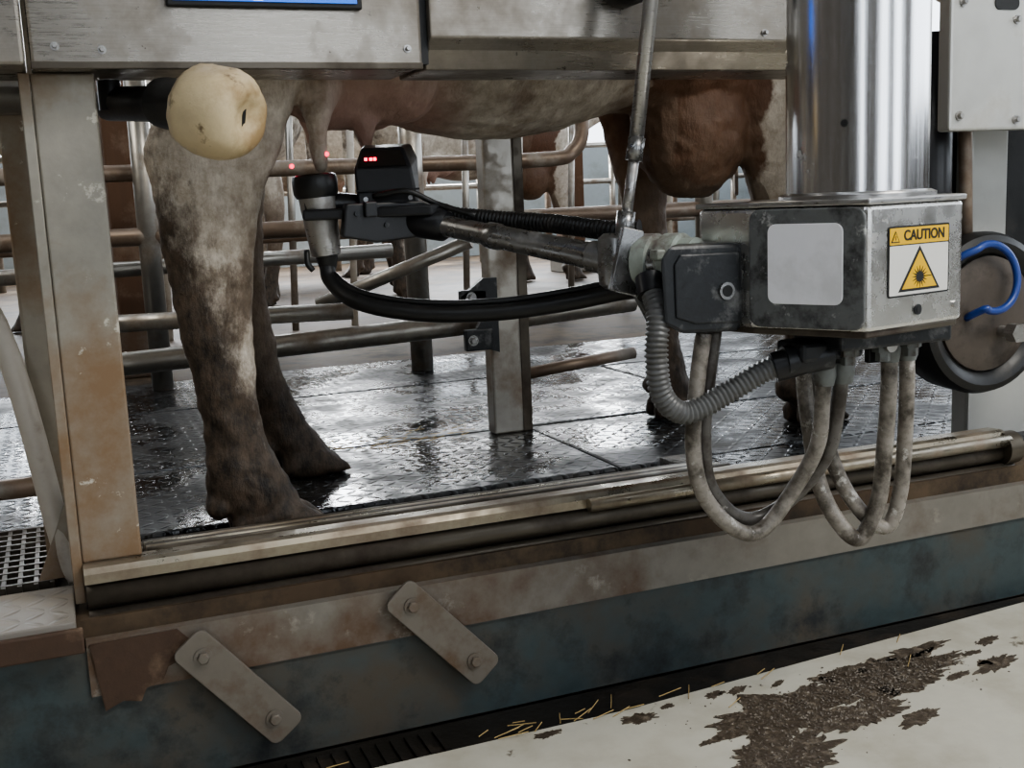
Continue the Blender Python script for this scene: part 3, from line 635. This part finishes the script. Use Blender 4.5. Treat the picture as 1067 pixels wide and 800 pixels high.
cyl('pivot_stub',(2.095,2.09,.25),(2.095,2.04,.25),.014,STEEL,fd,16)

# ---------------------------------------------------------------- grit patch, straw
gp=empty('manure_patch')
def blob(name,cx,cy,rx,ry,ang,seed,z):
    pts=[]
    K=180
    for k in range(K):
        a=2*math.pi*k/K; ca,sa=math.cos(a),math.sin(a)
        n_=noise.noise(Vector((ca*2.2+seed,sa*2.2,seed)))*.5+noise.noise(Vector((ca*5+seed,sa*5,seed)))*.35+noise.noise(Vector((ca*14+seed,sa*14,seed)))*.18
        r=max(.2,1+n_); x=rx*r*ca; y=ry*r*sa
        pts.append((cx+x*math.cos(ang)-y*math.sin(ang),min(1.852,cy+x*math.sin(ang)+y*math.cos(ang))))
    prism(name,pts,.0016,MANURE,gp,None,0,z); return pts
main=[]
blobs=[(1.46,1.75,.21,.075,.10,3.1),(1.20,1.70,.15,.080,.25,7.7),(1.11,1.57,.12,.065,.3,2.2),(1.33,1.64,.10,.04,.15,33.),(1.62,1.825,.09,.022,.1,5.),(.95,1.815,.035,.018,0,9.),(1.72,1.70,.06,.022,.3,12.),(1.42,1.58,.05,.020,.3,14.),(1.80,1.80,.035,.012,.3,15.)]
for k in range(26):
    blobs.append((random.gauss(1.35,.32),min(1.84,random.gauss(1.68,.12)),random.uniform(.008,.03),random.uniform(.004,.012),random.uniform(0,.5),20.+k*1.7))
NB=4
for i,b in enumerate(blobs): main.append(blob('patch_%d'%i,*b,-.3802+.0003*i if i<NB else -.3802))
V=[];F=[]
def inside(p,poly):
    c=False;j=len(poly)-1
    for i in range(len(poly)):
        if (poly[i][1]>p[1])!=(poly[j][1]>p[1]) and p[0]<(poly[j][0]-poly[i][0])*(p[1]-poly[i][1])/(poly[j][1]-poly[i][1])+poly[i][0]: c=not c
        j=i
    return c
cnt=0
while cnt<2900:
    b=random.choice(blobs[:1]*3+blobs[:2]*2+blobs[2:4]); x=random.gauss(b[0],b[2]*.65); y=random.gauss(b[1],b[3]*.7)
    ins=any(inside((x,y),m) for m in main[:NB])
    if not ins and random.random()>.10: continue
    if y>1.85: continue
    r=random.choice((.001,.0013,.0018,.002,.0025,.0035)); o=len(V); q=random.random()*6
    vs=[(1,0,0),(-1,0,0),(0,1,0),(0,-1,0),(0,0,.6),(0,0,-.6)]
    zb=-.3782 if ins else -.3795
    for (a,b_,c_) in vs:
        a*=random.uniform(.7,1.5);b_*=random.uniform(.7,1.3)
        V.append((x+r*(a*math.cos(q)-b_*math.sin(q)),y+r*(a*math.sin(q)+b_*math.cos(q)),zb+r*.3+r*c_))
    for t in ((0,2,4),(2,1,4),(1,3,4),(3,0,4),(2,0,5),(1,2,5),(3,1,5),(0,3,5)): F.append(tuple(o+k for k in t))
    cnt+=1
mk('grit_stones',V,F,STONE,gp)
def straw(V,F,x,y,z,L,a,w=.0010):
    o=len(V); dx,dy=math.cos(a)*L/2,math.sin(a)*L/2; nx,ny=-math.sin(a)*w,math.cos(a)*w
    for s,h in ((-1,0),(1,.004)):
        V.extend([(x+s*dx+nx,y+s*dy+ny,z+h),(x+s*dx-nx,y+s*dy-ny,z+h),(x+s*dx,y+s*dy,z+h+w*1.5)])
    F.extend([(o,o+1,o+4,o+3),(o+1,o+2,o+5,o+4),(o+2,o,o+3,o+5),(o,o+1,o+2),(o+3,o+4,o+5)])
V=[];F=[]
for i in range(26): straw(V,F,random.gauss(.95,.35),random.uniform(1.84,1.90),-.378,random.uniform(.02,.06),random.gauss(.2,.5))
for i in range(10): straw(V,F,random.uniform(.6,2.0),random.uniform(1.3,1.8),-.377,random.uniform(.02,.07),random.uniform(0,3.14))
mk('loose_straw',V,F,STRAW)
V=[];F=[]
for i in range(60): straw(V,F,random.uniform(.5,1.08),random.gauss(3.05,.05),-.049,random.uniform(.02,.06),random.gauss(.1,.6))
mk('loose_straw',V,F,STRAW)

# ---------------------------------------------------------------- light
w=bpy.data.worlds.new('world'); bpy.context.scene.world=w; w.use_nodes=True
bg=w.node_tree.nodes['Background']; bg.inputs[0].default_value=(.85,.92,1,1); bg.inputs[1].default_value=3.5
def area(name,loc_,target,sx,sy,power,col=(1,1,1)):
    l=bpy.data.lights.new(name,'AREA'); l.shape='RECTANGLE'; l.size=sx; l.size_y=sy; l.energy=power; l.color=col
    o=bpy.data.objects.new(name,l); COL.objects.link(o); o.location=loc_
    o.rotation_euler=(Vector(target)-Vector(loc_)).to_track_quat('-Z','Y').to_euler(); return o
area('window_light_back',(3.0,12.7,2.5),(2.0,2.5,.2),7,1.6,1150,(.94,.97,1))
area('pit_fill_light',(2.6,-.2,3.2),(1.2,1.8,-.2),1.8,1.2,92,(1,.96,.88))  # overhead area lamp added to brighten the pit floor
area('area_left',(-2.2,3.5,2.6),(.6,2.6,.2),1.5,1.5,40,(1,.95,.86))  # warm area lamp on the left, below a closed ceiling panel
